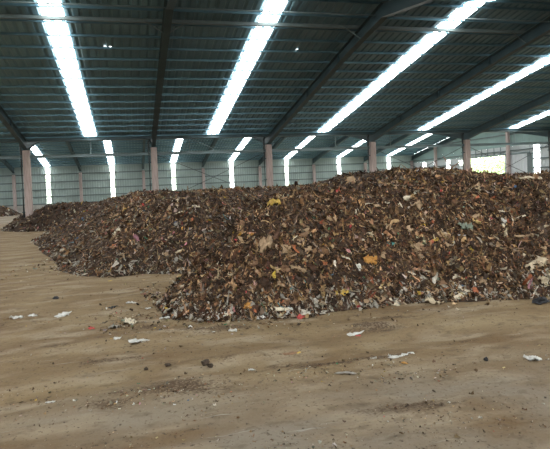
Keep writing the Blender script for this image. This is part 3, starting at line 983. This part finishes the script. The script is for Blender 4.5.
S('bag', 370, 262, 14, 11, 'orange', 'orange-yellow crumpled scrap in the middle of the big heap slope', 'plastic_scrap')
S('bag', 341, 295, 13, 8, 'yellow', 'mustard yellow crumpled scrap low on the big heap beside a pink rag', 'plastic_scrap')
S('strip', 348, 290, 5, 10, 'pink', 'small pink rag low on the big heap beside a mustard yellow scrap', 'rag', az=1.4)
S('bag', 435, 303, 17, 12, 'paletan', 'pale crumpled sacking at the foot of the big heap, right of centre', 'sacking_scrap')
S('sheet', 460, 297, 13, 5, 'cream', 'flat cream flap at the foot of the big heap beside pale crumpled sacking', 'board_scrap')
S('strip', 437, 280, 6, 22, 'greygreen', 'dark green-grey film hanging down the big heap above pale crumpled sacking', 'film_strip', az=1.5)
S('bag', 248, 307, 8, 10, 'orange', 'rust orange scrap at the foot of the big heap among white film bits', 'plastic_scrap')
S('sheet', 536, 265, 20, 8, 'paletan', 'broad buff torn sheet on the big heap slope at the edge of the view', 'torn_sheet', az=0.4)
S('bag', 544, 283, 10, 10, 'paletan', 'round buff crumpled paper low on the big heap at the edge of the view', 'paper_scrap')
S('lump', 541, 303, 17, 6, 'black', 'flat black lump at the right end of the big heap foot', 'rubber_scrap')
S('bag', 302, 318, 11, 5, 'red', 'dull red cloth scrap on the floor line of the big heap, left of centre', 'rag')
S('bag', 418, 252, 12, 14, 'tan', 'tan crumpled sheet in the middle of the big heap, below the board scrap', 'torn_sheet', tilt=0.5)
S('sheet', 521, 236, 22, 7, 'tan', 'broad tan torn sheet halfway up the big heap near the edge of the view', 'torn_sheet', az=-0.4)
S('bag', 390, 244, 7, 7, 'teal', 'small teal plastic scrap in the middle of the big heap', 'plastic_scrap')
S('sheet', 436, 241, 5, 5, 'yellow', 'tiny bright yellow scrap in the middle of the big heap', 'plastic_scrap')
S('strip', 381, 287, 5, 17, 'white', 'narrow white twisted film strip low on the big heap', 'film_strip', az=1.3)
S('bag', 393, 304, 12, 14, 'cream', 'cream pointed crumpled paper standing at the foot of the big heap', 'paper_scrap', tilt=0.5)
S('bag', 452, 300, 9, 8, 'tan', 'tan crumpled wad at the heap foot beside the flat cream flap', 'paper_scrap')
S('strip', 163, 319, 17, 4, 'white', 'white film strip at the left tip of the big heap foot', 'film_strip')
S('bag', 222, 317, 16, 5, 'white', 'bundle of white film at the big heap foot, left part', 'plastic_bag')
S('bag', 258, 319, 17, 6, 'white', 'larger bundle of white film at the big heap foot beneath the rust orange scrap', 'plastic_bag')
S('sheet', 252, 236, 5, 5, 'orange', 'tiny orange scrap on the left shoulder of the big heap', 'plastic_scrap')
# --- on the middle heap
S('strip', 184, 212, 18, 3, 'cream', 'long pale stick lying near the top of the middle heap', 'stick', az=0.1)
S('strip', 196, 208, 8, 5, 'cream', 'short pale curled strip near the top of the middle heap', 'film_strip')
S('strip', 178, 201, 8, 13, 'paletan', 'buff curved band standing on the top of the middle heap', 'band_scrap', az=1.1, tilt=0.5)
S('bag', 118, 233, 8, 5, 'cream', 'pale crumpled bag on the left face of the middle heap', 'plastic_bag')
S('bag', 125, 210, 4, 4, 'yellow', 'tiny yellow scrap high on the middle heap', 'plastic_scrap')
# --- litter on the floor
S('strip', 138, 343, 20, 5, 'white', 'white crumpled plastic bag lying alone on open floor left of the big heap', 'plastic_bag', az=0.05)
S('bag', 91, 329, 6, 4, 'red', 'small bright red scrap on the open floor at the left', 'plastic_scrap')
S('bag', 62, 316, 15, 4, 'white', 'white crumpled film on the floor beyond the red scrap', 'film_strip')
S('bag', 17, 318, 11, 4, 'white', 'whitish film bit furthest left on the open floor', 'film_strip')
S('bag', 33, 316, 8, 4, 'white', 'second whitish film bit on the open floor from the left', 'film_strip')
S('lump', 56, 299, 6, 3, 'black', 'small black lump on the floor in front of the middle heap', 'rubber_scrap')
S('sheet', 110, 281, 4, 2, 'yellow', 'small yellow scrap on the floor at the foot of the middle heap', 'plastic_scrap')
S('lump', 205, 365, 8, 6, 'soil', 'larger dark clod of compost alone on the floor before the big heap', 'soil_clod', cat='clod')
S('lump', 210, 367, 6, 4, 'soil', 'small dark clod touching the larger clod', 'soil_clod', cat='clod')
S('lump', 168, 367, 6, 3, 'soil', 'flat dark clod on the floor left of the larger clod', 'soil_clod', cat='clod')
S('lump', 146, 370, 5, 3, 'soil', 'small dark clod furthest left in the row of clods', 'soil_clod', cat='clod')
S('sheet', 252, 371, 7, 3, 'white', 'small white card scrap on the floor right of the dark clods', 'card_scrap')
S('sheet', 50, 403, 9, 4, 'white', 'small white scrap alone on the grey floor nearest the lower left', 'card_scrap')
S('bag', 233, 331, 8, 7, 'white', 'curled white film ring on the floor just before the big heap foot', 'film_strip')
S('strip', 291, 354, 18, 2, 'brown', 'dark thin twig lying on the floor in front of the big heap', 'twig', cat='twig')
S('strip', 298, 353, 6, 2, 'yellow', 'tiny yellow strip lying on the end of the thin twig', 'film_strip')
S('strip', 354, 335, 20, 3, 'white', 'white torn band on the floor in front of the middle of the big heap', 'film_strip', az=0.1)
S('sheet', 358, 336, 5, 2, 'red', 'red patch of card lying on the white torn band', 'card_scrap')
S('strip', 402, 356, 30, 3, 'white', 'long thin white film strip stretched on the floor, right of centre', 'film_strip', az=0.25)
S('bag', 391, 357, 6, 4, 'white', 'white knot of film at the end of the long thin film strip', 'film_strip')
S('bag', 373, 359, 6, 5, 'grey', 'small grey-white wad on the floor left of the long thin film strip', 'paper_scrap')
S('sheet', 405, 364, 6, 2, 'orange', 'small orange scrap on the floor below the long thin film strip', 'plastic_scrap')
S('lump', 486, 361, 4, 4, 'black', 'small black lump on the open floor at the right', 'rubber_scrap')
S('bag', 533, 360, 12, 4, 'white', 'white crumpled film on the open floor near the right edge', 'film_strip')
S('bag', 117, 339, 7, 3, 'white', 'small white bit just beyond the white crumpled plastic bag', 'paper_scrap')
S('bag', 112, 308, 7, 5, 'black', 'black film wad in the trail of scraps left of the big heap', 'film_strip')
S('bag', 130, 324, 13, 6, 'cream', 'cream wad in the trail of scraps left of the big heap', 'paper_scrap')
S('bag', 114, 328, 10, 4, 'grey', 'grey flat wad at the left end of the trail of scraps', 'paper_scrap')
S('bag', 124, 321, 7, 4, 'greygreen', 'green-grey bit in the trail of scraps beside the cream wad', 'plastic_scrap')
S('strip', 132, 303, 12, 3, 'white', 'white thin strip between the middle heap and the trail of scraps', 'film_strip')
S('sheet', 148, 309, 6, 3, 'white', 'white flat bit next to the tip of the big heap', 'paper_scrap')
S('strip', 345, 375, 22, 2, 'grey', 'pale thin stalk on the floor in front of the heap, middle', 'stalk', az=-0.5)

# --- groups of look-alike scraps lying on the heaps
CW = {'tan': 'tan', 'brown': 'brown', 'paletan': 'buff', 'cream': 'cream', 'white': 'white', 'grey': 'grey'}
KW = {'sheet': 'flat scrap', 'bag': 'crumpled scrap', 'strip': 'curled strip'}
def spot_label(c, kd, p, hk, big):
    b = math.degrees(math.atan2(p[0], p[1]))
    sz = 'large ' if big else 'small '
    if hk == 'mid':
        z = 'at the foot of' if p[2] < 0.35 else ('halfway up' if p[2] < 1.0 else 'near the top of')
        w_ = 'at its outer end' if b < -3 else ('below the second column' if b < 3 else 'close to the big heap')
        return '%s%s %s %s the middle heap, %s' % (sz, CW[c], KW[kd], z, w_)
    z = 'at the foot of' if p[2] < 0.22 else ('low on' if p[2] < 0.55 else ('halfway up' if p[2] < 1.1 else 'high on'))
    cols_ = [(math.degrees(math.atan2(frames[k], YE)), n_) for k, n_ in ((5, 'second'), (6, 'third'), (7, 'fourth'), (8, 'fifth'))]
    best = min(cols_, key=lambda q: abs(q[0] - b))
    w_ = 'below the %s column' % best[1] if abs(best[0] - b) < 3.2 else ('left of the %s column' % best[1] if b < best[0] else 'right of the %s column' % best[1])
    return '%s%s %s %s the big heap, %s' % (sz, CW[c], KW[kd], z, w_)
def scrap_group(count, box, kinds, colours, name, label, group, smin_, smax_, seed, hk):
    rs = np.random.default_rng(seed)
    done = 0; tries = 0; protos = {}
    while done < count and tries < count * 12:
        tries += 1
        px, py = rs.uniform(box[0], box[2]), rs.uniform(box[1], box[3])
        p = at(px, py)
        if p is None: continue
        if heap_h(hk, np.array([p[0]]), np.array([p[1]]))[0] < p[2] - 0.03 or p[2] < 0.03: continue
        c = colours[rs.integers(len(colours))]; kd = kinds[rs.integers(len(kinds))]; var = rs.integers(5)
        key = (c, kd, var)
        if key not in protos:
            r_ = np.random.default_rng(hash((len(protos), seed)) & 0xffff)
            if kd == 'sheet': V, F = sheet_geo(1.0, r_.uniform(0.45, 0.8), r_, 6, 4)
            elif kd == 'bag': V, F = sheet_geo(1.0, r_.uniform(0.5, 0.85), r_, 7, 5, 0.4, 0.7, 0.3)
            else: V, F = sheet_geo(1.0, r_.uniform(0.14, 0.28), r_, 8, 3, 0.3, 1.0, 0.4)
            V[:, 2] *= 1.0
            o = np_mesh(name, V, F, scrap_mat(c + '_scrap', COL[c]))
            protos[key] = o
        else:
            o = protos[key].copy(); col.objects.link(o)
        L = rs.uniform(smin_, smax_)
        n = normal_at(np.array([p[0]]), np.array([p[1]]), 0.1)[0]
        nn = n + rs.normal(size=3) * 0.4
        mm = rot_to(nn, rs.uniform(-math.pi, math.pi))
        mm = mm @ Matrix.Scale(L, 4)
        mm.translation = Vector(p) + Vector(n) * L * 0.12
        o.matrix_world = mm
        tag(o, spot_label(c, kd, p, hk, L > 0.5 * (smin_ + smax_)), 'scrap', group)
        done += 1
scrap_group(80, (165, 195, 550, 312), ['sheet', 'bag'], ['tan', 'brown'], 'brown_scrap', 'hand-sized tan or brown torn scrap lying on the slope of the big heap',
            'tan and brown scraps on the big heap', 0.08, 0.16, 101, 'main')
scrap_group(45, (165, 200, 550, 315), ['strip'], ['paletan', 'cream', 'tan'], 'pale_strip', 'pale curled strip lying on the slope of the big heap',
            'pale curled strips on the big heap', 0.10, 0.22, 102, 'main')
scrap_group(55, (160, 290, 550, 322), ['bag', 'sheet'], ['white', 'cream', 'grey'], 'white_scrap', 'small white or grey film scrap gathered along the foot of the big heap',
            'white scraps along the foot of the big heap', 0.04, 0.09, 103, 'main')
scrap_group(40, (50, 195, 240, 275), ['sheet', 'bag'], ['tan', 'paletan', 'grey'], 'buff_scrap', 'small buff or grey scrap lying on the face of the middle heap',
            'buff and grey scraps on the middle heap', 0.08, 0.16, 104, 'mid')

# ------------------------------------------------------------------ trees outside, seen through the openings and clear strips
def make_tree(h, seed):
    rs = np.random.default_rng(seed)
    r = empty('tree')
    MB().tube([(0, 0, -0.15), (0.05, 0.02, h * 0.3), (0.0, 0.1, h * 0.55), (0.1, 0.1, h * 0.85)], 0.14, 8, 0.04).build('trunk', M['bark'], r, True)
    n = 2600
    d = rs.normal(size=(n, 3)); d /= np.linalg.norm(d, axis=1, keepdims=True)
    rad = rs.random(n) ** 0.35
    lump = 1 + 0.35 * np.sin(d[:, 0] * 5 + seed) * np.cos(d[:, 2] * 4)
    P = d * (rad * lump)[:, None] * np.array([h * 0.36, h * 0.36, h * 0.42]) + np.array([0, 0, h * 0.58])
    L = rs.uniform(0.10, 0.22, n)
    C = np.array([0.42, 0.52, 0.28])[None] * rs.uniform(0.6, 1.5, (n, 1))
    V, F, C = leaf_batch(P, d, L, L * 0.6, C, rs, np.full(n, 0.8), 0)
    np_mesh('crown', V, F, M['leaf'], r, C)
    return r
t0 = make_tree(4.2, 3)
tlabs = [(-8.4, YW + 3.0, 'leafy green tree outside the back wall, seen through the leftmost clear strip'),
         (-1.0, YW + 3.2, 'leafy green tree outside the back wall behind the second clear strip'),
         (5.2, YW + 3.1, 'leafy green tree outside the back wall behind the third clear strip'),
         (16.6, YW + 3.0, 'leafy green tree outside the back wall behind the strip right of the third pink column')]
for i, (x, y, lb) in enumerate(tlabs):
    o = t0 if i == 0 else copy_tree(t0)
    o.location = (x, y, -0.1); o.rotation_euler = (0, 0, i * 1.3)
    tag(o, lb, 'tree', 'trees outside the shed')
t1 = make_tree(4.6, 8)
for i, (x, y, lb) in enumerate(((XR + 6.5, 47.5, 'bushy green tree outside the big opening, at its left part'), (XR + 7.5, 51.5, 'bushy green tree outside the big opening, in its middle'),
                                (XR + 5.5, 43.0, 'bushy green tree outside the big opening, beside the ribbed door'))):
    o = t1 if i == 0 else copy_tree(t1)
    o.location = (x, y, -0.1); o.rotation_euler = (0, 0, i * 2.1)
    tag(o, lb, 'tree', 'trees outside the shed')
